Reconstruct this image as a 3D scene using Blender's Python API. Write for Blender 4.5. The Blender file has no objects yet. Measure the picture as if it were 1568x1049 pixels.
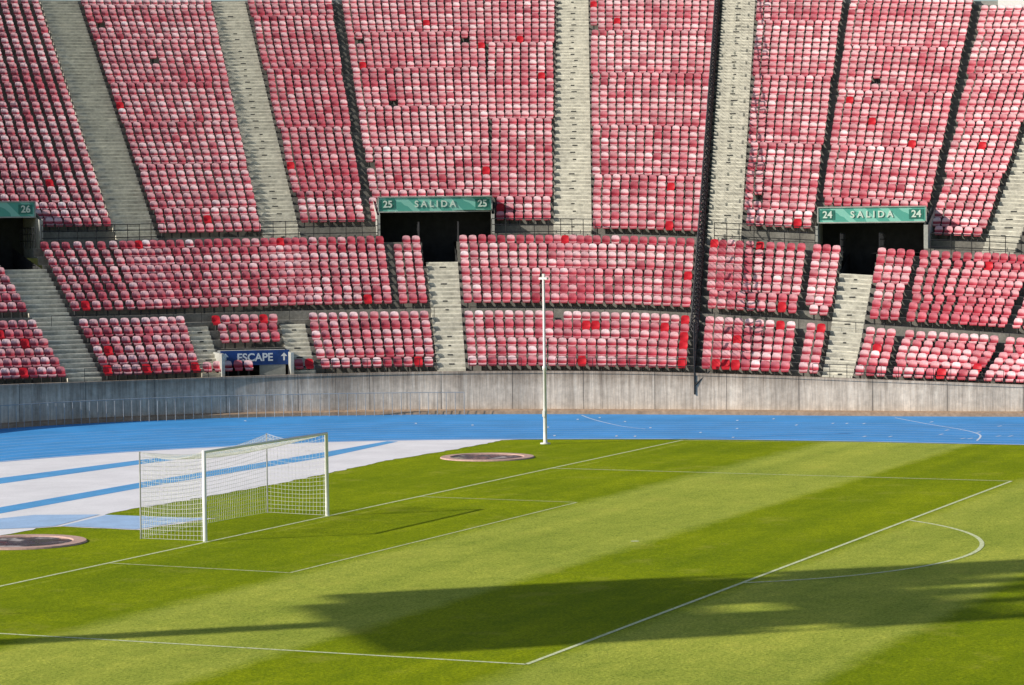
import bpy, math, random
import numpy as np
from mathutils import Vector, Matrix
random.seed(7); rng=np.random.default_rng(7)
scn=bpy.context.scene
# ------------------------------------------------------------------ helpers
def link(o,parent=None):
    scn.collection.objects.link(o)
    if parent: o.parent=parent
    return o
def empty(name):
    e=bpy.data.objects.new(name,None); return link(e)
def mesh_obj(name,V,F,mat,parent=None,smooth=False,uv=None):
    me=bpy.data.meshes.new(name); me.from_pydata([tuple(v) for v in V],[],[tuple(f) for f in F])
    if mat: me.materials.append(mat)
    if uv is not None:
        l=me.uv_layers.new(name="UVMap")
        for lp in me.loops: l.data[lp.index].uv=uv[lp.vertex_index]
    if smooth: me.polygons.foreach_set("use_smooth",[True]*len(me.polygons))
    me.update(); return link(bpy.data.objects.new(name,me),parent)
def curves(name,lines,rad,mat,parent=None,res=1,cyc=False):
    cu=bpy.data.curves.new(name,'CURVE'); cu.dimensions='3D'; cu.bevel_depth=rad; cu.bevel_resolution=res; cu.use_fill_caps=True
    for L in lines:
        sp=cu.splines.new('POLY'); sp.points.add(len(L)-1)
        for p,q in zip(sp.points,L): p.co=(q[0],q[1],q[2],1)
        sp.use_cyclic_u=cyc
    cu.materials.append(mat); return link(bpy.data.objects.new(name,cu),parent)
class B:
    def __init__(s): s.V=[];s.F=[]
    def quad(s,*p):
        n=len(s.V); s.V+=[tuple(q) for q in p]; s.F.append(tuple(range(n,n+len(p))))
    def box(s,c,ax,ay,az):
        c=Vector(c);ax=Vector(ax);ay=Vector(ay);az=Vector(az);n=len(s.V)
        for k in (-1,1):
            for j in (-1,1):
                for i in (-1,1): s.V.append(tuple(c+i*ax+j*ay+k*az))
        for f in ((0,2,3,1),(4,5,7,6),(0,1,5,4),(2,6,7,3),(0,4,6,2),(1,3,7,5)): s.F.append(tuple(n+a for a in f))
    def obj(s,name,mat,parent=None): return mesh_obj(name,s.V,s.F,mat,parent)
def newmat(name,rough=.8,spec=.3):
    m=bpy.data.materials.new(name); m.use_nodes=True; nt=m.node_tree; b=nt.nodes["Principled BSDF"]
    b.inputs["Roughness"].default_value=rough; b.inputs["Specular IOR Level"].default_value=spec
    return m,nt,b
def noise(nt,vec,scale,detail=4,rough=.6,mapscale=None):
    if mapscale:
        mp=nt.nodes.new("ShaderNodeMapping"); mp.inputs["Scale"].default_value=mapscale; nt.links.new(vec,mp.inputs[0]); vec=mp.outputs[0]
    n=nt.nodes.new("ShaderNodeTexNoise"); n.inputs["Scale"].default_value=scale; n.inputs["Detail"].default_value=detail; n.inputs["Roughness"].default_value=rough
    nt.links.new(vec,n.inputs["Vector"]); return n.outputs["Fac"]
def ramp(nt,fac,stops):
    r=nt.nodes.new("ShaderNodeValToRGB"); e=r.color_ramp.elements
    while len(e)<len(stops): e.new(.5)
    for k,(p,c) in enumerate(stops): e[k].position=p; e[k].color=(*c,1)
    nt.links.new(fac,r.inputs[0]); return r.outputs[0]
def mix(nt,fac,a,b,mode='MIX'):
    m=nt.nodes.new("ShaderNodeMix"); m.data_type='RGBA'; m.blend_type=mode
    for i,v in ((0,fac),(6,a),(7,b)):
        if isinstance(v,(int,float)): m.inputs[i].default_value=v
        elif isinstance(v,tuple): m.inputs[i].default_value=(*v,1)
        else: nt.links.new(v,m.inputs[i])
    return m.outputs[2]
def math_(nt,op,a,b=None):
    m=nt.nodes.new("ShaderNodeMath"); m.operation=op
    for i,v in enumerate((a,b)):
        if v is None: continue
        if isinstance(v,(int,float)): m.inputs[i].default_value=v
        else: nt.links.new(v,m.inputs[i])
    return m.outputs[0]
def bump(nt,b,h,strength,dist):
    n=nt.nodes.new("ShaderNodeBump"); n.inputs["Strength"].default_value=strength; n.inputs["Distance"].default_value=dist
    nt.links.new(h,n.inputs["Height"]); nt.links.new(n.outputs[0],b.inputs["Normal"])
def pos(nt): return nt.nodes.new("ShaderNodeNewGeometry").outputs["Position"]
def simple(name,col,rough=.6,spec=.3,metal=0,var=.25,scale=3.):
    m,nt,b=newmat(name,rough,spec); b.inputs["Metallic"].default_value=metal
    f=noise(nt,pos(nt),scale,5,.65)
    c=ramp(nt,f,[(.3,tuple(x*(1-var) for x in col)),(.7,tuple(min(1,x*(1+var)) for x in col))])
    nt.links.new(c,b.inputs["Base Color"]); return m
# ------------------------------------------------------------------ stand geometry (plan curve s, outward distance d)
P_=[49.13862,0.1332,-0.00057,0.0008]
SS=np.arange(-30,60,.02);TH=P_[1]+P_[2]*SS+P_[3]*SS**2
CX=np.cumsum(-np.sin(TH)*.02);CY=np.cumsum(np.cos(TH)*.02);_i=np.argmin(abs(SS));CX+=P_[0]-CX[_i];CY-=CY[_i]
hs=[(45,1.9),(37.7,1.91),(33.3,1.84),(29.7,1.83),(26.0,1.87),(22.4,1.91),(18.8,1.94),(15.3,1.96),(11.6,1.96),(7.9,1.93),(4.9,1.87),(1.0,1.76),(-2.8,1.63),(-6.6,1.5),(-9.9,1.38),(-16,1.3)][::-1]
HX=[a for a,_ in hs];HZ=[a for _,a in hs]
def hw(s): return float(np.interp(s,HX,HZ))
def zf(s,d): return hw(s)+.5*d+float(np.interp(s,[-12,-8,1.6,7.7,13.5,20],[-1.,-.8,-.35,-.12,-.03,0]))*min(1,max(d,0)/4)
PHX=[-20,-14,-10,-5.73,-4.11,.24,3.05,4.92,9.44,11.4,18.71,21.43,23.23,27.32,29.32,31.,33.,36,42,48]
PHY=[-.2,-.12,-.04,.06,.15,.23,.295,.305,.385,.385,.53,.60,.605,.70,.705,.79,.87,.96,1.1,1.2]
def phi(s): return float(np.interp(s,PHX,PHY))
def xy(s,d):
    p=phi(s); return (float(np.interp(s,SS,CX))+d*math.cos(p),float(np.interp(s,SS,CY))+d*math.sin(p))
def P3(s,d,z): x,y=xy(s,d); return (x,y,z)
SMIN,SMAX=-14.,42.
NK=52
def dc(k): return .7+.8*k
def tz(s,k): return zf(s,dc(k))-.4
# ------------------------------------------------------------------ materials
def grass_mat():
    m,nt,b=newmat("grass_material",.85,.05)
    p=pos(nt); sep=nt.nodes.new("ShaderNodeSeparateXYZ"); nt.links.new(p,sep.inputs[0])
    wob=noise(nt,p,.7,4,.7); y=math_(nt,'ADD',sep.outputs[1],math_(nt,'MULTIPLY',wob,.9))
    fr=math_(nt,'FRACT',math_(nt,'ADD',math_(nt,'MULTIPLY',y,1/11.),19.97))
    e=ramp(nt,fr,[(0,(1,1,1)),(.46,(1,1,1)),(.53,(0,0,0)),(.95,(0,0,0)),(1,(1,1,1))])
    inside=math_(nt,'LESS_THAN',sep.outputs[1],-.5)
    e=math_(nt,'MULTIPLY',e,inside)
    base=mix(nt,e,(.220,.300,.003),(.37,.445,.060))
    big=noise(nt,p,.16,4,.6); c=mix(nt,.6,base,ramp(nt,big,[(.35,(.74,.80,.7)),(.65,(1.24,1.16,1.2))]),'MULTIPLY')
    mw=noise(nt,p,1.,2,.5,(.03,.9,1)); c=mix(nt,.5,c,ramp(nt,mw,[(.35,(.78,.84,.8)),(.65,(1.2,1.14,1.2))]),'MULTIPLY')
    mid=noise(nt,p,2.2,5,.7); c=mix(nt,.5,c,ramp(nt,mid,[(.3,(.6,.68,.6)),(.7,(1.4,1.25,1.3))]),'MULTIPLY')
    fine=noise(nt,p,13,5,.9); c=mix(nt,1.,c,ramp(nt,fine,[(.35,(.38,.46,.33)),(.65,(1.68,1.52,1.7))]),'MULTIPLY')
    dry=noise(nt,p,.5,5,.7); c=mix(nt,ramp(nt,dry,[(.56,(0,0,0)),(.76,(.5,.5,.5))]),c,(.44,.41,.07))
    nt.links.new(c,b.inputs["Base Color"]); bump(nt,b,math_(nt,'ADD',fine,mid),.7,.05); return m
M_grass=grass_mat()
def surf(name,col,var,scale,rough=.8,fine=12,spec=.25):
    m,nt,b=newmat(name,rough,spec); p=pos(nt)
    a=noise(nt,p,scale,5,.65); c=mix(nt,1.,col,ramp(nt,a,[(.3,(1-var,)*3),(.7,(1+var,)*3)]),'MULTIPLY')
    f=noise(nt,p,fine,3,.7); c=mix(nt,.7,c,ramp(nt,f,[(.3,(1-var,)*3),(.7,(1+var,)*3)]),'MULTIPLY')
    nt.links.new(c,b.inputs["Base Color"]); bump(nt,b,f,.2,.02); return m
M_track=surf("blue_track_material",(.055,.30,.66),.16,.35,.7)
M_apron=surf("white_apron_material",(.78,.76,.77),.09,.5,.75)
M_blue2=surf("blue_stripe_material",(.10,.35,.66),.12,.8,.75)
M_pale=surf("pale_blue_material",(.36,.52,.74),.12,.8,.75)
def line_mat():
    m,nt,b=newmat("worn_line_paint",.85,.1); p=pos(nt)
    f=noise(nt,p,9.,4,.8); c=ramp(nt,f,[(.32,(.34,.41,.08)),(.54,(.68,.72,.46))]); nt.links.new(c,b.inputs["Base Color"]); return m
M_line=line_mat()
M_tline=surf("track_line_material",(.60,.68,.76),.1,3.,.8)
M_step=surf("terrace_concrete_material",(.20,.19,.165),.3,.9,.9,8)
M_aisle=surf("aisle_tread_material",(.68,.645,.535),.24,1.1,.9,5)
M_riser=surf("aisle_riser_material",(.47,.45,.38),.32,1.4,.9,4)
M_black=simple("black_paint_metal",(.018,.018,.02),.5,.4)
M_grey=simple("galvanised_metal",(.42,.42,.42),.5,.5,.2)
M_white=simple("white_paint",(.82,.82,.80),.4,.5,0,.05)
M_net=simple("net_cord",(.78,.78,.76),.8,.1,0,.1)
M_dark=simple("tunnel_shade_and_marks",(.05,.05,.05),.9,.1)  # near-black puts the recess and tunnel shade into the colour; also used for aisle marks
M_cgrey=surf("parapet_concrete_material",(.40,.40,.36),.2,1.,.9,6)
def wall_mat():
    m,nt,b=newmat("board_marked_concrete",.9,.15)
    uvn=nt.nodes.new("ShaderNodeUVMap"); uv=uvn.outputs[0]
    st=noise(nt,uv,1.,5,.8,(6.,.22,1)); st2=noise(nt,uv,1.,3,.6,(.5,.1,1)); sp=noise(nt,uv,3.,6,.7)
    c=ramp(nt,st,[(.28,(.34,.29,.245)),(.5,(.62,.535,.45)),(.7,(.82,.74,.64))])
    c=mix(nt,1.,c,ramp(nt,st2,[(.35,(.70,.68,.66)),(.65,(1.15,1.12,1.08))]),'MULTIPLY')
    c=mix(nt,.8,c,ramp(nt,sp,[(.3,(.68,.68,.68)),(.7,(1.18,1.18,1.18))]),'MULTIPLY')
    sep=nt.nodes.new("ShaderNodeSeparateXYZ"); nt.links.new(uv,sep.inputs[0])
    edge=ramp(nt,math_(nt,'ADD',sep.outputs[1],math_(nt,'MULTIPLY',st,.6)),[(.2,(.62,.52,.46)),(.55,(1,1,1))])
    c=mix(nt,.8,c,edge,'MULTIPLY')
    drip=ramp(nt,math_(nt,'SUBTRACT',sep.outputs[1],math_(nt,'MULTIPLY',noise(nt,uv,1.,4,.8,(4.,.05,1)),1.6)),[(.35,(1,1,1)),(1.0,(.55,.51,.48))])
    c=mix(nt,.9,c,drip,'MULTIPLY')
    j=math_(nt,'FRACT',math_(nt,'MULTIPLY',sep.outputs[0],1/3.3)); jl=math_(nt,'LESS_THAN',j,.012)
    c=mix(nt,math_(nt,'MULTIPLY',jl,.75),c,(.09,.08,.07))
    nt.links.new(c,b.inputs["Base Color"]); bump(nt,b,st,.5,.04); return m
M_wall=wall_mat()
def seat_mat():
    m,nt,b=newmat("faded_red_plastic",.5,.25)
    a=nt.nodes.new("ShaderNodeAttribute"); a.attribute_name="Col"
    f=noise(nt,pos(nt),9.,3,.6); c=mix(nt,.6,a.outputs["Color"],ramp(nt,f,[(.3,(.8,.76,.76)),(.7,(1.18,1.2,1.2))]),'MULTIPLY')
    nt.links.new(c,b.inputs["Base Color"]); return m
M_seat=seat_mat()
# ------------------------------------------------------------------ ground
S=600.
mesh_obj("grass_pitch",[(-S,-S,0),(S,-S,0),(S,S,0),(-S,S,0)],[(0,1,2,3)],M_grass)
kerb=[(35.8,-30),(35.4,-22),(34.95,-13.5),(34.9,-6.5),(34.2,0.2),(32.9,5.),(31.6,8.8),(30.2,11.6),(28.8,13.6),(26.6,15.6),(23.1,18.2),(20.2,19.6),(16.7,20.9),(10,22.5),(0,24)]
def smooth(pts,n=6):
    out=[]
    for i in range(len(pts)-1):
        p0=pts[max(i-1,0)];p1=pts[i];p2=pts[i+1];p3=pts[min(i+2,len(pts)-1)]
        for j in range(n):
            t=j/n
            out.append(tuple(.5*((2*b)+(-a+c)*t+(2*a-5*b+4*c-d)*t*t+(-a+3*b-3*c+d)*t**3) for a,b,c,d in zip(p0,p1,p2,p3)))
    out.append(pts[-1]); return out
K=smooth(kerb)
n=len(K)
wl=[xy(s,0.05) for s in np.linspace(-24,47,n)]
V=[];F=[]
for i in range(n): V+=[(K[i][0],K[i][1],.004),(wl[i][0],wl[i][1],.004)]
for i in range(n-1): F.append((2*i,2*i+1,2*i+3,2*i+2))
mesh_obj("running_track",V,F,M_track)
def ribbon(b,pts,w,z):
    for i in range(len(pts)-1):
        a=Vector((*pts[i],0));c=Vector((*pts[i+1],0));t=(c-a);
        if t.length<1e-6: continue
        t.normalize();nn=Vector((-t.y,t.x,0))*w/2
        b.quad(*[(q.x,q.y,z) for q in (a-nn,c-nn,c+nn,a+nn)])
tl=B()
for j in range(1,9):
    f=1-(j*1.22)/14.8*1.0
    L=[(K[i][0]*f+wl[i][0]*(1-f),K[i][1]*f+wl[i][1]*(1-f)) for i in range(n)]
    ribbon(tl,L,.045,.008)
ribbon(tl,smooth([(46.6,9.5),(44.5,8.2),(42,6.4),(40.2,4.9),(39.2,3.6)]),.07,.009)
ribbon(tl,smooth([(48.4,-4.6),(45,-7.0),(42,-9.3),(39.5,-10.6),(36.6,-11.2)]),.08,.009)
for i in range(34):
    a=random.uniform(-16,27);o=-1.22*random.randint(1,10)-1.2
    q=xy(a,o);q2=xy(a+.02,o-.5)
    ribbon(tl,[q,q2],.09,.010)
tl.obj("track_lane_lines",M_tline)
kb=B(); ribbon(kb,K,.10,.030); kb_o=kb.obj("track_kerb",M_white)
gr=[(31.9,6.9),(27.2,6.8),(22.4,7.1),(16.3,6.7),(12.5,6.5),(8.9,6.5),(5.0,6.6),(2.7,6.8),(1.6,6.6),(1.7,2.9),(-1.7,3.4),(-1.6,6.1),(-2.2,6.4),(-4.5,6.3),(-12,7.5),(-30,9)]
gr2=[]
for i in range(len(gr)-1):
    m_=max(1,int(math.dist(gr[i],gr[i+1])/.35))
    for j in range(m_):
        t=j/m_;gr2.append((gr[i][0]+(gr[i+1][0]-gr[i][0])*t+random.uniform(-.04,.04),gr[i][1]+(gr[i+1][1]-gr[i][1])*t+random.uniform(-.09,.09)))
gr2.append(gr[-1])
Kp=[p for p in K if p[1]>6.0]
poly=list(Kp)+[(0,24),(-30,26)]+gr2[::-1]
me=mesh_obj("white_apron",[(x,y,.008) for x,y in poly],[tuple(range(len(poly)))],M_apron)
st=B()
def strip(b,up,lo,z):
    for i in range(len(up)-1): b.quad((*lo[i],z),(*lo[i+1],z),(*up[i+1],z),(*up[i],z))
strip(st,[(-6,19.0),(11.2,16.9),(19.6,16.1),(25.2,14.6)],[(-8,18.0),(9.3,15.6),(17.8,15.1),(25.0,14.3)],.012)
strip(st,[(-8,12.5),(2.5,10.95),(11.3,11.2),(24.8,11.1),(30.1,11.2)],[(-9,11.4),(0.9,9.85),(9.7,10.15),(22.6,9.95),(30.1,10.7)],.012)
st.obj("blue_stripes",M_blue2)
pb=B(); strip(pb,[(-1.2,9.3),(.9,8.6),(1.6,6.75)],[(-3.2,7.8),(-2.2,6.6),(-1.6,6.25)],.016); strip(pb,[(1.58,6.5),(1.62,3.05)],[(-1.52,6.08),(-1.6,3.55)],.016)
pb.obj("pale_blue_paving",M_pale)
ml=B();w=.10
def line(a,b,w=w): ribbon(ml,[a,b],w,.005)
line((-34,0.0),(33.9,0.0),.10); line((33.7,0.),(35.2,-14),.06); line((35.2,-14),(37,-40),.06)
ribbon(ml,[(-8.75,-.06),(-9.05,-5.4),(9.35,-5.5),(9.6,-.06)],.065,.006)
ribbon(ml,[(20.4,-.06),(20.1,-16.45),(-20.25,-16.55),(-20.16,-.06)],w,.007)
arc=[]
for a in np.linspace(-53.1,53.1,40):
    arc.append((9.15*math.sin(math.radians(a)),-11.15-9.15*math.cos(math.radians(a))*.985))
ribbon(ml,arc,.12,.008)
cs=[(.12*math.cos(a)+.0,-11+.12*math.sin(a)) for a in np.linspace(0,6.283,13)[:-1]]
n0=len(ml.V); ml.V+=[(x,y,.009) for x,y in cs]; ml.F.append(tuple(range(n0,n0+12)))
ml.obj("pitch_markings",M_line)
M_rim=surf("circle_rim_material",(.52,.34,.28),.15,2.,.85)
def wet():
    m,nt,b=newmat("wet_circle_floor",.5,.5); p=pos(nt); f=noise(nt,p,1.3,4,.6)
    c=ramp(nt,f,[(.45,(.025,.022,.025)),(.56,(.10,.075,.075)),(.66,(.45,.40,.38))]); nt.links.new(c,b.inputs["Base Color"])
    r=ramp(nt,f,[(.42,(.08,)*3),(.55,(.7,)*3)]); nt.links.new(r,b.inputs["Roughness"]); return m
M_wet=wet()
for cx,cy in ((23.95,4.05),(-5.5,4.75)):
    e=empty("throwing_circle"); N=48
    V=[];F=[];prof=[(1.75,.006),(1.72,.05),(1.38,.05),(1.35,.012)]
    for r_,z_ in prof:
        for i in range(N): a=2*math.pi*i/N; V.append((cx+r_*math.cos(a),cy+r_*math.sin(a),z_))
    for j in range(len(prof)-1):
        for i in range(N): F.append((j*N+i,j*N+(i+1)%N,(j+1)*N+(i+1)%N,(j+1)*N+i))
    mesh_obj("rim",V,F,M_rim,e)
    mesh_obj("floor",[(cx+1.36*math.cos(2*math.pi*i/N),cy+1.36*math.sin(2*math.pi*i/N),.014) for i in range(N)],[tuple(range(N))],M_wet,e)
# ------------------------------------------------------------------ perimeter wall
sv=np.arange(SMIN-6,SMAX+5,.4)
def sweep(name,prof,mat,parent=None,s_list=sv,smooth_=False):
    V=[];F=[];UV=[];m=len(prof(0))
    for s in s_list:
        for (d,z) in prof(s): V.append(P3(s,d,z));UV.append((s,z))
    for i in range(len(s_list)-1):
        for j in range(m-1): F.append((i*m+j,(i+1)*m+j,(i+1)*m+j+1,i*m+j+1))
    return mesh_obj(name,V,F,mat,parent,smooth_,UV)
wall=empty("perimeter_wall")
sweep("wall_face",lambda s:[(0,-.05),(0,hw(s)-.10),(-.04,hw(s)-.10),(-.04,hw(s)),(.3,hw(s)),(.3,hw(s)-.8)],M_wall,wall)
M_foot=surf("wall_footing_material",(.36,.25,.17),.2,1.5,.9,6)
sweep("footing",lambda s:[(-.35,-.02),(-.33,.16),(-.003,.22)],M_foot,wall)
e=empty("track_barrier");L=[]
for s in np.arange(15.5,42,.42): L.append([P3(s,-.9,.005),P3(s,-.9,1.05)])
curves("barrier_posts",L,.016,M_grey,e,0)
curves("barrier_rails",[[P3(s,-.9,zz) for s in np.arange(15.5,42,.42)] for zz in (1.05,)],.018,M_grey,e,0)
# ------------------------------------------------------------------ openings
GATES=[dict(s0=13.9,s1=18.4,t0=15.35,t1=16.75,num="25"),dict(s0=-4.1,s1=.1,t0=-2.3,t1=-.95,num="24"),dict(s0=31.75,s1=36.3,t0=32.1,t1=33.6,num="26")]
ESC=(23.4,26.4)
brk=set(np.round(np.arange(SMIN,SMAX+.01,.5),3))
for g in GATES: brk|={g['s0'],g['s1'],g['t0'],g['t1']}
brk|=set(ESC); brk.add(24.9); sb=sorted(brk)
def skip(sm,k):
    for g in GATES:
        if g['s0']<sm<g['s1'] and 16<=k<=19: return True
        if g['t0']<sm<g['t1'] and 13<=k<=19: return True
    if ESC[0]<sm<24.9 and k<=2: return True
    if 24.9<sm<ESC[1] and 1<=k<=2: return True
    return False
stand=empty("stadium_grandstand")
V=[];F=[]
for i in range(len(sb)-1):
    a,b_=sb[i],sb[i+1];sm=(a+b_)/2
    for k in range(NK):
        if skip(sm,k): continue
        d0,d1=dc(k)-.4,dc(k)+.4;n=len(V)
        za,zb=tz(a,k),tz(b_,k)
        pa=tz(a,k-1) if k else hw(a)-.8; pb_=tz(b_,k-1) if k else hw(b_)-.8
        V+=[P3(a,d0,pa),P3(b_,d0,pb_),P3(b_,d0,zb),P3(a,d0,za),P3(a,d1,za),P3(b_,d1,zb)]
        F+=[(n,n+3,n+2,n+1),(n+3,n+4,n+5,n+2)]
mesh_obj("terrace_steps",V,F,M_step,stand)
AIS=[(27.32,29.32,16,NK-1),(21.43,23.23,16,NK-1),(9.44,11.4,16,NK-1),(3.05,4.65,16,NK-1),(-6.9,-5.73,16,NK-1),(-13.5,-12,16,NK-1),
 (32.0,33.6,0,12),(15.35,16.65,0,12),(-2.3,-.95,0,12),(26.45,27.35,0,5),(22.2,23.35,0,5)]
b=B();br=B()
for s0,s1,k0,k1 in AIS:
    for k in range(k0,k1+1):
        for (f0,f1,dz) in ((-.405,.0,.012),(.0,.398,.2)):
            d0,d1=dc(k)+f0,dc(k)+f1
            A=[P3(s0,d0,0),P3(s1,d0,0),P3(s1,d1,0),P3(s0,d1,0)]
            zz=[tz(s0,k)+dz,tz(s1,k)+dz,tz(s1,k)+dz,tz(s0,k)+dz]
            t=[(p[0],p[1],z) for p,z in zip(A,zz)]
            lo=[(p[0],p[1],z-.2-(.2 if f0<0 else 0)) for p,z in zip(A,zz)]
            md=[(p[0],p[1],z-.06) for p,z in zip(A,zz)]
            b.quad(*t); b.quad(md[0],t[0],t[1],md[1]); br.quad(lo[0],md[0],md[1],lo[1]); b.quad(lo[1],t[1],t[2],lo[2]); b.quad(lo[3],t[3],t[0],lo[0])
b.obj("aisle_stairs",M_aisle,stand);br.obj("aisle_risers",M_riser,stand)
q=B()
for s0,s1,k0,k1 in AIS:
    for k in range(k0,k1+1):
        if rng.random()<.75:
            sm=s0+(s1-s0)*(.5+rng.normal(0,.03));wv=Vector(P3(sm+.06,dc(k)-.42,0))-Vector(P3(sm-.06,dc(k)-.42,0))
            q.box(P3(sm,dc(k)-.415,tz(sm,k)-.05),wv*rng.uniform(.5,1.3),Vector(P3(sm,.006,0))-Vector(P3(sm,0,0)),(0,0,.03))
q.obj("aisle_marks",M_dark,stand)
sweep("rim_parapet",lambda s:[(dc(NK-1)+.4,tz(s,NK-1)-.2),(dc(NK-1)+.4,tz(s,NK-1)+.3),(dc(NK-1)+.8,tz(s,NK-1)+.3),(dc(NK-1)+.8,-.1)],M_cgrey,stand,sb)
sweep("rim_wall",lambda s:[(dc(NK-2)-.38,tz(s,NK-2)-.2),(dc(NK-2)-.38,tz(s,NK-2)+1.2),(dc(NK-2)+.3,tz(s,NK-2)+1.2)],M_white,stand,np.arange(-14,-4.2,.5))
# ------------------------------------------------------------------ seats
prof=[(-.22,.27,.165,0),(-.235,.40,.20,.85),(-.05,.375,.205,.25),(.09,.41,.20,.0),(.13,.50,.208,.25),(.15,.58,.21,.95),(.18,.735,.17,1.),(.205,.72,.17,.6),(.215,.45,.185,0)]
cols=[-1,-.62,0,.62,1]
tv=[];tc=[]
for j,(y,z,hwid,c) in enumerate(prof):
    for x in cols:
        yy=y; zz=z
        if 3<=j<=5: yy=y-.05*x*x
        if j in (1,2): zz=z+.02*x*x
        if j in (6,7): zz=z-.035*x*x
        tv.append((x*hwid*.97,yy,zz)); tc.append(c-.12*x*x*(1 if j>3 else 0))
tf=[]
for j in range(len(prof)-1):
    for i in range(4): tf.append((j*5+i,j*5+i+1,j*5+i+6,j*5+i+5))
n0=len(tv)
for (x,y,z) in ((-.04,.0,0),(.04,.0,0),(.04,.1,0),(-.04,.1,0),(-.04,-.05,.38),(.04,-.05,.38),(.04,.12,.38),(-.04,.12,.38)): tv.append((x,y,z));tc.append(-1)
tf+=[(n0,n0+1,n0+5,n0+4),(n0+1,n0+2,n0+6,n0+5),(n0+3,n0,n0+4,n0+7),(n0+2,n0+3,n0+7,n0+6)]
tv=np.array(tv);tc=np.array(tc);tf=np.array(tf)
seats=[]
def block(s0,s1,k0,k1):
    for k in range(k0,k1+1):
        d=dc(k)+.08
        a=np.array(xy(s0,d));c=np.array(xy(s1,d));Lw=np.linalg.norm(c-a)
        n=max(1,int((Lw+.1)/.462))
        pt_=min(.478,Lw/n)            # columns run parallel to the block edge, slack ends at the aisle
        m0=(Lw-n*pt_)*.35
        for i in range(n):
            if rng.random()<.0025: continue
            s=s0+(s1-s0)*(m0+pt_*(i+.5))/Lw
            x,y=xy(s,d); seats.append((x,y,tz(s,k),min(phi(s),.76),s,k))
T=NK-1
for s0,s1,k0,k1 in [(29.36,31.65,17,19),(29.36,41,20,T),(23.27,27.28,16,T),(18.9,21.4,17,T),(18.45,18.62,17,19),(13.85,18.62,20,T),(11.44,13.8,17,19),(11.44,13.85,20,T),(4.95,9.4,16,T),(.35,3.0,17,T),(-4.0,.15,20,T),(-5.68,-4.2,17,T),(-9.3,-6.98,17,T),(-12,-9.6,17,T)]:
    block(s0,s1,k0,min(k1,T-2 if s1<-4.1 else T))
for s0,s1 in [(33.7,41),(18.3,31.95),(16.75,18.1),(5.15,15.28),(.47,4.5),(-.9,.25),(-3.85,-2.35),(-7.8,-4.02),(-13,-8.0)]:
    block(s0,s1,7,14)
for s0,s1 in [(33.7,41),(27.45,31.95),(16.75,22.1),(5.15,15.28),(.47,4.5),(-.9,.25),(-3.85,-2.35),(-7.8,-4.02),(-13,-8.0)]:
    block(s0,s1,0,5)
block(23.45,26.3,3,5); block(25.0,27.4,0,0); block(22.2,23.3,0,0)
SA=np.array(seats);N=len(SA)
jit=rng.normal(0,.03,N)
c_,s_=np.cos(SA[:,3]+jit),np.sin(SA[:,3]+jit)
X=tv[None,:,0];Y=tv[None,:,1]+tv[None,:,2]*rng.normal(0,.025,N)[:,None];Z=tv[None,:,2]*(1+rng.normal(0,.012,N))[:,None]
VX=SA[:,0:1]+X*s_[:,None]+Y*c_[:,None]
VY=SA[:,1:2]-X*c_[:,None]+Y*s_[:,None]
VZ=SA[:,2:3]+Z+0*X
VV=np.stack([VX,VY,VZ],-1).reshape(-1,3)
FF=(tf[None]+np.arange(N)[:,None,None]*len(tv)).reshape(-1,4)
def sn(x,y): return .5+.25*np.sin(x*.9+1.3*np.sin(y*.21))+.25*np.sin(y*.7+x*.31+2)
rowv=rng.normal(0,.08,60)
sS,sK=SA[:,4],SA[:,5].astype(int)
fade=np.clip(.76+.20*sn(sS,sK)+rng.normal(0,.15,N)+rowv[sK],.25,1.2)
viv=rng.random(N)<.005
front=(sK==0);backr=(sK==14)
viv|=front&(rng.random(N)<.14)
viv|=(sK<6)&(rng.random(N)<.012)
viv|=(sK<6)&(sS>5.1)&(sS<5.55)&(rng.random(N)<.8)
viv|=(abs(sS-9.6)<.5)&(sK==4)
viv|=backr&(rng.random(N)<.05)
fade=np.where(backr&(rng.random(N)<.8),fade*.5,fade)
fade=np.where(front&(rng.random(N)<.35),fade*.5,fade)
fade=np.where((sS<-4)&(sS>-7.7)&(sK>6)&(sK<15),fade*.75,fade); fade=np.where((sS>18.6)&(sS<21.5)&(sK>20)&(sK<45),fade*.85,fade)
fade=np.where(viv,.0,fade)
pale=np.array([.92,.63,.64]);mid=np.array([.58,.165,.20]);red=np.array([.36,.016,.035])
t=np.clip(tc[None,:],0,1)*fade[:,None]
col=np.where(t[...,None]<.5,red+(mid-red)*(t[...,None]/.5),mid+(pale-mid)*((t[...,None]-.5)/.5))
col=col*(1+rng.normal(0,.08,N))[:,None,None]
col=np.where((tc<0)[None,:,None],.05,col)
col[viv]=np.where((tc<0)[None,:,None],.05,np.array([.56,.018,.03]))
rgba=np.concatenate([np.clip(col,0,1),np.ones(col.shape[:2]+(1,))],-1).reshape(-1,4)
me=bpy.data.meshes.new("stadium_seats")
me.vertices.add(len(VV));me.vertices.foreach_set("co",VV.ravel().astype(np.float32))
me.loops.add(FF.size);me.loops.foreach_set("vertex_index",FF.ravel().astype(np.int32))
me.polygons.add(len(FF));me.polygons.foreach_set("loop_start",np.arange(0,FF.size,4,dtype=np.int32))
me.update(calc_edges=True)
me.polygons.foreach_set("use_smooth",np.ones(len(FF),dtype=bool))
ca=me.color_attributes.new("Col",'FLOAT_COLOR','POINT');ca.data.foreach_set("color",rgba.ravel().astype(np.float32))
me.materials.append(M_seat);me.validate();link(bpy.data.objects.new("stadium_seats",me))
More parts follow.
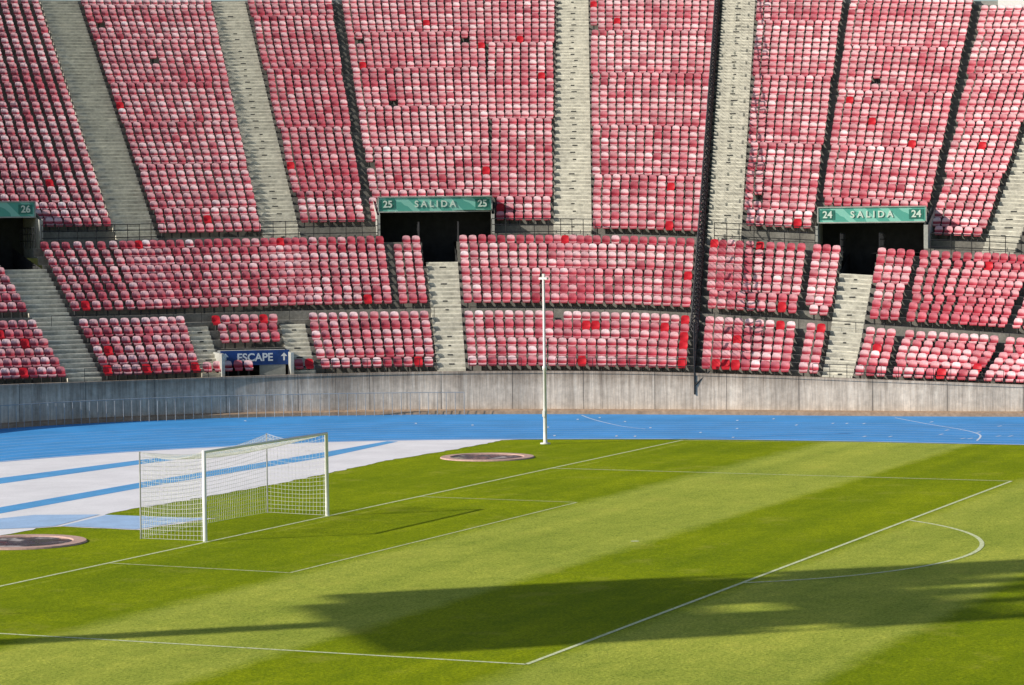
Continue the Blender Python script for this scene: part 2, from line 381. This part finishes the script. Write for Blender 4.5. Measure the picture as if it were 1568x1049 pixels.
# ------------------------------------------------------------------ gates
def frame(s,d,z):
    p=phi(s);M=Matrix(((math.sin(p),0,-math.cos(p),0),(-math.cos(p),0,-math.sin(p),0),(0,1,0,0),(0,0,0,1)))
    x,y=xy(s,d);M.translation=Vector((x,y,z));return M
def text(body,size,s,d,z,mat,parent,name,xoff=0,ext=.01):
    cu=bpy.data.curves.new(name,'FONT');cu.body=body;cu.size=size;cu.align_x='CENTER';cu.align_y='CENTER';cu.extrude=ext;cu.offset=.012
    cu.materials.append(mat);o=bpy.data.objects.new(name,cu);link(o,parent)
    o.matrix_world=frame(s,d,z)@Matrix.Translation((xoff,0,0));return o
M_teal,nt,bb=newmat("teal_sign_paint",.5,.4)
uvn=nt.nodes.new("ShaderNodeUVMap");sep=nt.nodes.new("ShaderNodeSeparateXYZ");nt.links.new(uvn.outputs[0],sep.inputs[0])
dg=math_(nt,'FRACT',math_(nt,'MULTIPLY',math_(nt,'ADD',sep.outputs[0],sep.outputs[1]),.9))
nz=noise(nt,uvn.outputs[0],1.2,1)
c=mix(nt,math_(nt,'GREATER_THAN',math_(nt,'ADD',dg,math_(nt,'MULTIPLY',nz,.8)),.95),(.10,.40,.31),(.25,.60,.48))
nt.links.new(c,bb.inputs["Base Color"])
M_green=simple("teal_dark",(.03,.19,.14),.5,.4)
M_cream=simple("cream_letter",(.68,.8,.68),.6,.3,0,.05)
M_navy=simple("navy_sign_paint",(.012,.055,.22),.5,.4)
for g in GATES:
    s0,s1,t0,t1=g['s0'],g['s1'],g['t0'],g['t1'];sm=(s0+s1)/2
    e=empty("exit_gate")
    zfl=tz(sm,15)
    ztop=zf(sm,16.7)-.12; zbot=ztop-.72
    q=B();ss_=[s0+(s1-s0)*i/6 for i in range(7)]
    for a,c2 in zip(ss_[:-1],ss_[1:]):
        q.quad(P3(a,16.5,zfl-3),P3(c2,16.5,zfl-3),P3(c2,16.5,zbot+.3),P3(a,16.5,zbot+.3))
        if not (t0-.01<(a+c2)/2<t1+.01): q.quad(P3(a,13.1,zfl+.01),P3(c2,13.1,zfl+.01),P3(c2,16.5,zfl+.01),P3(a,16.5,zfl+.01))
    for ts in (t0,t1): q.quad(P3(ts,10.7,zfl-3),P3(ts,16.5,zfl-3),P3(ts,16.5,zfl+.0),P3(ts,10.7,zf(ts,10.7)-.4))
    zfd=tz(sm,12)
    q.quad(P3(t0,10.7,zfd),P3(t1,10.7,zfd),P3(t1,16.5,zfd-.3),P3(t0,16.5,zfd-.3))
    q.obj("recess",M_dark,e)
    q=B()
    for ts in (s0,s1):
        for side in (0,1):
            o=.0 if side==0 else (.12 if ts==s1 else -.12)
            q.quad(P3(ts+o,13.1,zfl-.5),P3(ts+o,16.5,zfl-.5),P3(ts+o,16.5,ztop),P3(ts+o,13.1,ztop-.9))
        o=.12 if ts==s1 else -.12
        q.quad(P3(ts,13.1,zfl-.5),P3(ts+o,13.1,zfl-.5),P3(ts+o,13.1,ztop-.9),P3(ts,13.1,ztop-.9))
    for a,c2 in zip(ss_[:-1],ss_[1:]):
        q.quad(P3(a,13.95,ztop-.02),P3(c2,13.95,ztop-.02),P3(c2,16.5,ztop-.02),P3(a,16.5,ztop-.02))
        q.quad(P3(a,13.95,zbot+.05),P3(c2,13.95,zbot+.05),P3(c2,16.5,zbot+.05),P3(a,16.5,zbot+.05))
    q.obj("concrete_surround",M_cgrey,e)
    M0=frame(sm,13.85,(ztop+zbot)/2)
    half=(Vector(P3(s0,13.85,0))-Vector(P3(s1,13.85,0))).length/2
    hh=(ztop-zbot)/2
    q=B();q.box((0,0,-.03),(half,0,0),(0,hh,0),(0,0,.03))
    o=q.obj("sign_board",M_teal,e);o.matrix_world=M0
    uvl=o.data.uv_layers.new(name="UVMap")
    for lp in o.data.loops: v=o.data.vertices[lp.vertex_index].co;uvl.data[lp.index].uv=(v.x,v.y)
    q=B()
    for sx in (-1,1):
        q.box((sx*(half-.45),0,.012),(.36,0,0),(0,hh-.12,0),(0,0,.006))
    o=q.obj("number_plates",M_green,e);o.matrix_world=M0
    q=B()
    for sy in (-1,1): q.box((0,sy*(hh+.02),0),(half+.04,0,0),(0,.03,0),(0,0,.05))
    for sx in (-1,1): q.box((sx*(half+.03),0,0),(.03,0,0),(0,hh+.03,0),(0,0,.05))
    o=q.obj("sign_frame",M_cgrey,e);o.matrix_world=M0
    T1=text("S A L I D A",.45,sm,13.82,(ztop+zbot)/2,M_cream,e,"salida_text")
    for sx in (-1,1):
        o=text(g['num'],.48,sm,13.82,(ztop+zbot)/2,M_cream,e,"number_text",sx*(half-.45));
    R=[]
    for ts in (t0-.1,t1+.1):
        zz=tz(sm,15)
        for hgt in (.35,.7,1.0): R.append([P3(ts,12.5,zz+hgt),P3(ts,15.5,zz+hgt)])
        for dd in np.arange(12.5,15.6,.5): R.append([P3(ts,dd,zz),P3(ts,dd,zz+1.0)])
    curves("stairwell_rail",R,.025,M_black,e,0)
# ------------------------------------------------------------------ escape tunnel
e=empty("escape_tunnel")
q=B();s0,s1=ESC;sm=(s0+s1)/2
zt=tz(sm,3)
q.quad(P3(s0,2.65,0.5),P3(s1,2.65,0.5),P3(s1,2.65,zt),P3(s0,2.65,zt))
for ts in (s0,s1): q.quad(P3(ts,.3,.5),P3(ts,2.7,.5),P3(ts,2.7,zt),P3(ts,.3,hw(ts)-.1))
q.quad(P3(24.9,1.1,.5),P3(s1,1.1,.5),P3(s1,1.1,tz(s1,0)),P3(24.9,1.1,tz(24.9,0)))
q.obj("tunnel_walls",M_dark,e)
q=B()
for ts in (s0-.08,s1+.08): q.box(P3(ts,1.5,1.9),(Vector(P3(ts+.07,0,0))-Vector(P3(ts,0,0))),(Vector(P3(ts,1.2,0))-Vector(P3(ts,0,0))),(0,0,1.0))
q.quad(P3(s0,1.35,zt-.35),P3(s1,1.35,zt-.35),P3(s1,2.7,zt-.05),P3(s0,2.7,zt-.05))
q.box(P3(24.1,1.3,2.0),(Vector(P3(24.7,0,0))-Vector(P3(24.1,0,0))),(0.02,0.0,0),(0,0,.35))
q.obj("tunnel_side_walls",M_cgrey,e)
M0=frame(sm,1.25,2.66);q=B();q.box((0,0,0),(1.6,0,0),(0,.34,0),(0,0,.04));o=q.obj("escape_sign_board",M_navy,e);o.matrix_world=M0
text("ESCAPE",.50,sm,1.2,2.66,M_white,e,"escape_text")
def arrow(xo,sg):
    q=B();q.quad((xo-.05,-.15,.06),(xo+.03,-.15,.06),(xo+.03,.05,.06),(xo-.05,.05,.06));q.quad((xo-.16,.05,.061),(xo+.14,.05,.061),(xo-.01,.22,.061))
    o=q.obj("arrow",M_white,e);o.matrix_world=M0
arrow(-1.36,1);arrow(1.36,1)
# ------------------------------------------------------------------ railings
e=empty("crossaisle_railing");R=[]
def rail(sa,sb_,d,zfn,h=1.0,step=.55,bars=(.35,.7,1.0)):
    n=max(2,int(abs(sb_-sa)/.5)+1);sl=np.linspace(sa,sb_,n)
    for hb in bars: R.append([P3(s,d,zfn(s)+hb) for s in sl])
    m=max(2,int(abs(sb_-sa)/step)+1)
    for s in np.linspace(sa,sb_,m): R.append([P3(s,d,zfn(s)),P3(s,d,zfn(s)+h)])
zw=lambda s:tz(s,16)-.25
for a,c2 in ((27.1,31.7),(18.5,23.4),(9.3,13.9),(.2,4.3),(-7.2,-4.3),(-13,-7.4)): rail(a,c2,12.98,zw)
curves("rails",R,.02,M_black,e,0)
e=empty("front_railing");R=[]
for a,c2 in ((27.2,33.0),(16.7,22.3),(15.2,12.8),(5.2,11.2),(-.6,-9)): rail(a,c2,.15,lambda s:hw(s)-.02,.62,.75,(.3,.62))
rail(15.3,33.,5.1,lambda s:tz(s,6),.5,1.2,(.5,)); rail(-13,15.,5.1,lambda s:tz(s,6),.5,1.2,(.5,))
curves("rails",R,.014,M_black,e,0)
# ------------------------------------------------------------------ divider fence
e=empty("divider_fence");R=[];s=4.78
for d in np.arange(.1,42,1.6): R.append([P3(s,d,zf(s,d)-.6),P3(s,d,zf(s,d)+1.75)])
R.append([P3(s,-.05,.9),P3(s,-.05,zf(s,0)+2.3)]);R.append([P3(s,-.05,1.3),P3(s-.7,.1,zf(s,0)+.1)])
curves("posts",R,.04,M_black,e,0)
R=[]
for hh in (-.2,.15,.5,.85,1.2,1.5,1.75): R.append([P3(s,d,zf(s,d)+hh) for d in np.arange(0,42,1.)])
curves("wires",R,.010,M_black,e,0)
R=[]
for ph in (0,math.pi):
    L=[]
    for i in range(0,int(42/.05)):
        d=i*.05;a=2*math.pi*d/.85+ph
        L.append(P3(s+.18*math.cos(a)/(1+.019*d),d,zf(s,d)+2.05+.32*math.sin(a)))
    R.append(L)
curves("razor_coil",R,.037,M_black,e,0)
q=B()
for i in range(42):
    q.quad(P3(s,i,zf(s,i)-.5),P3(s,i+1,zf(s,i+1)-.5),P3(s,i+1,zf(s,i+1)-.1),P3(s,i,zf(s,i)-.1))
q.obj("kick_plate",M_black,e)
# ------------------------------------------------------------------ goal
e=empty("soccer_goal")
A0=(-3.61,.13);A1=(3.43,.05);B0=(-3.62,2.15);B1=(3.7,2.2);Hh=2.44
curves("frame",[[(*A0,0),(*A0,Hh),(*A1,Hh),(*A1,0)]],.06,M_white,e,4)
curves("rear_poles",[[(*B0,0),(*B0,2.4)],[(*B1,0),(*B1,2.38)]],.022,M_grey,e,2)
R=[]
def lerp(a,c,t): return tuple(x+(y-x)*t for x,y in zip(a,c))
def panel(f,nu,nv,su=16):
    for i in range(nu+1): R.append([f(i/nu,j/su) for j in range(su+1)])
    for j in range(nv+1): R.append([f(i/su,j/nv) for i in range(su+1)])
def top(u,v):
    a=lerp((*A0,Hh),(*A1,Hh),u);c=lerp((*B0,2.38),(*B1,2.36),u)
    x,y,z=lerp(a,c,v);sag=.20*math.sin(math.pi*v)+.28*v*math.sin(math.pi*u)
    return (x,y,z-sag)
def back(u,v):
    x,y,z=top(u,1);z0=z*(1-v)+.02*v
    return (x+.04*math.sin(9*u+4*v),y+.18*math.sin(math.pi*min(1,u))*math.sin(math.pi*v*.5)+.0,z0)
def side(X0,X1,uu):
    def f(u,v):
        x,y,z=top(uu,u);return (x+.05*math.sin(3*v)*math.sin(math.pi*u),y,z*(1-v)+.02)
    return f
panel(top,58,17);panel(back,58,19);panel(side(A0,B0,0),17,19);panel(side(A1,B1,1),17,19)
curves("net",R,.0042,M_net,e,0)
# ------------------------------------------------------------------ pole
e=empty("flag_pole");px,py=30.55,4.51
def lathe(name,prof,mat,parent,c,N=16):
    V=[];F=[]
    for r_,z in prof:
        for i in range(N): a=2*math.pi*i/N;V.append((c[0]+r_*math.cos(a),c[1]+r_*math.sin(a),z))
    for j in range(len(prof)-1):
        for i in range(N): F.append((j*N+i,j*N+(i+1)%N,(j+1)*N+(i+1)%N,(j+1)*N+i))
    F.append(tuple(range(N))[::-1]);F.append(tuple(range(len(V)-N,len(V))));return mesh_obj(name,V,F,mat,parent,True)
M_pole=simple("pole_paint",(.68,.68,.66),.45,.5,0,.1)
lathe("shaft",[(.2,0),(.2,.05),(.08,.06),(.075,.5),(.066,2.9),(.09,2.92),(.09,3.05),(.055,3.08),(.05,6.45),(.03,6.5)],M_pole,e,(px,py))
q=B();q.box((px,py,6.5),(.07,.2,0),(.05,-.02,0),(0,0,.04));q.box((px,py,6.60),(.05,0,0),(0,.05,0),(0,0,.08));q.box((px-.1,py,1.2),(.05,0,0),(0,.05,0),(0,0,.12))
q.obj("head_fitting",M_pole,e)
# ------------------------------------------------------------------ floodlight tower (off frame, casts the pitch shadow)
a=Vector((.658,-.753,0));p=Vector((.753,.658,0))
TL=42.;base=a*(-2.9-TL)+p*-19.4
e=empty("floodlight_tower");tn=math.tan(math.radians(27))
zr=TL*tn
lathe("mast",[(.55,0),(.5,8),(.42,zr),(.3,zr+9)],M_grey,e,(base.x,base.y))
q=B()
q.box(base+Vector((0,0,zr+2.2)),p*4.7,a*.25,(0,0,1.7))
q.box(base+Vector((0,0,zr+.25))+p*-.6,p*3.8,a*.25,(0,0,.26))
zz=zr+4.2
for r_ in range(6):
    q.box(base+Vector((0,0,zz)),p*4.6,a*.06,(0,0,.08))
    for i in range(12):
        if rng.random()<.05+.05*r_: continue
        q.box(base+Vector((0,0,zz+.25))+p*(-4.3+.78*i),p*.38,a*.25,(0,0,.42))
    zz+=1.05
for sx in (-4.5,-2.2,2.2,4.5): q.box(base+p*sx+Vector((0,0,zr+5.4)),p*.08,a*.08,(0,0,4.9))
q.obj("lamp_rack",M_grey,e)
e=empty("shadow_pole")  # unseen stand-in pole, added to throw a thin shadow onto the grass
lathe("pole",[(.25,0),(.25,.04),(.035,.05),(.03,3.1),(.01,3.12)],M_white,e,(-20.3,.25))
# ------------------------------------------------------------------ light, sky, camera
el=math.radians(27)
tv_=Vector((.658*math.cos(el),-.753*math.cos(el),-math.sin(el)))
sd=bpy.data.lights.new("sun","SUN");sd.energy=5.0;sd.angle=math.radians(.5);sd.color=(1,.94,.85)
so=link(bpy.data.objects.new("sun",sd));so.rotation_euler=tv_.to_track_quat('-Z','Y').to_euler()
w=bpy.data.worlds.new("World");scn.world=w;w.use_nodes=True;nt=w.node_tree
sk=nt.nodes.new("ShaderNodeTexSky");sk.sky_type='NISHITA';sk.sun_disc=False;sk.sun_elevation=el;sk.sun_rotation=math.atan2(-.658,.753)%(2*math.pi)
bg=nt.nodes["Background"];bg.inputs[1].default_value=.10;nt.links.new(sk.outputs[0],bg.inputs[0])
yaw,pit,rol=0.41221,-0.03989,-0.01101
f=Vector((math.cos(yaw)*math.cos(pit),math.sin(yaw)*math.cos(pit),math.sin(pit)));r=Vector((math.sin(yaw),-math.cos(yaw),0));u=r.cross(f)
r,u=r*math.cos(rol)+u*math.sin(rol),u*math.cos(rol)-r*math.sin(rol)
cd=bpy.data.cameras.new("camera");co=link(bpy.data.objects.new("camera",cd))
M=Matrix.Identity(4)
for i in range(3): M[i][0]=r[i];M[i][1]=u[i];M[i][2]=-f[i]
M.translation=Vector((-68.39206,-37.37411,8.29166));co.matrix_world=M
cd.sensor_width=36;cd.lens=4200.748/1568*36;cd.clip_end=3000;cd.clip_start=.5
scn.camera=co
scn.view_settings.view_transform='Standard';scn.view_settings.look='None';scn.view_settings.exposure=0
print("seats",N)
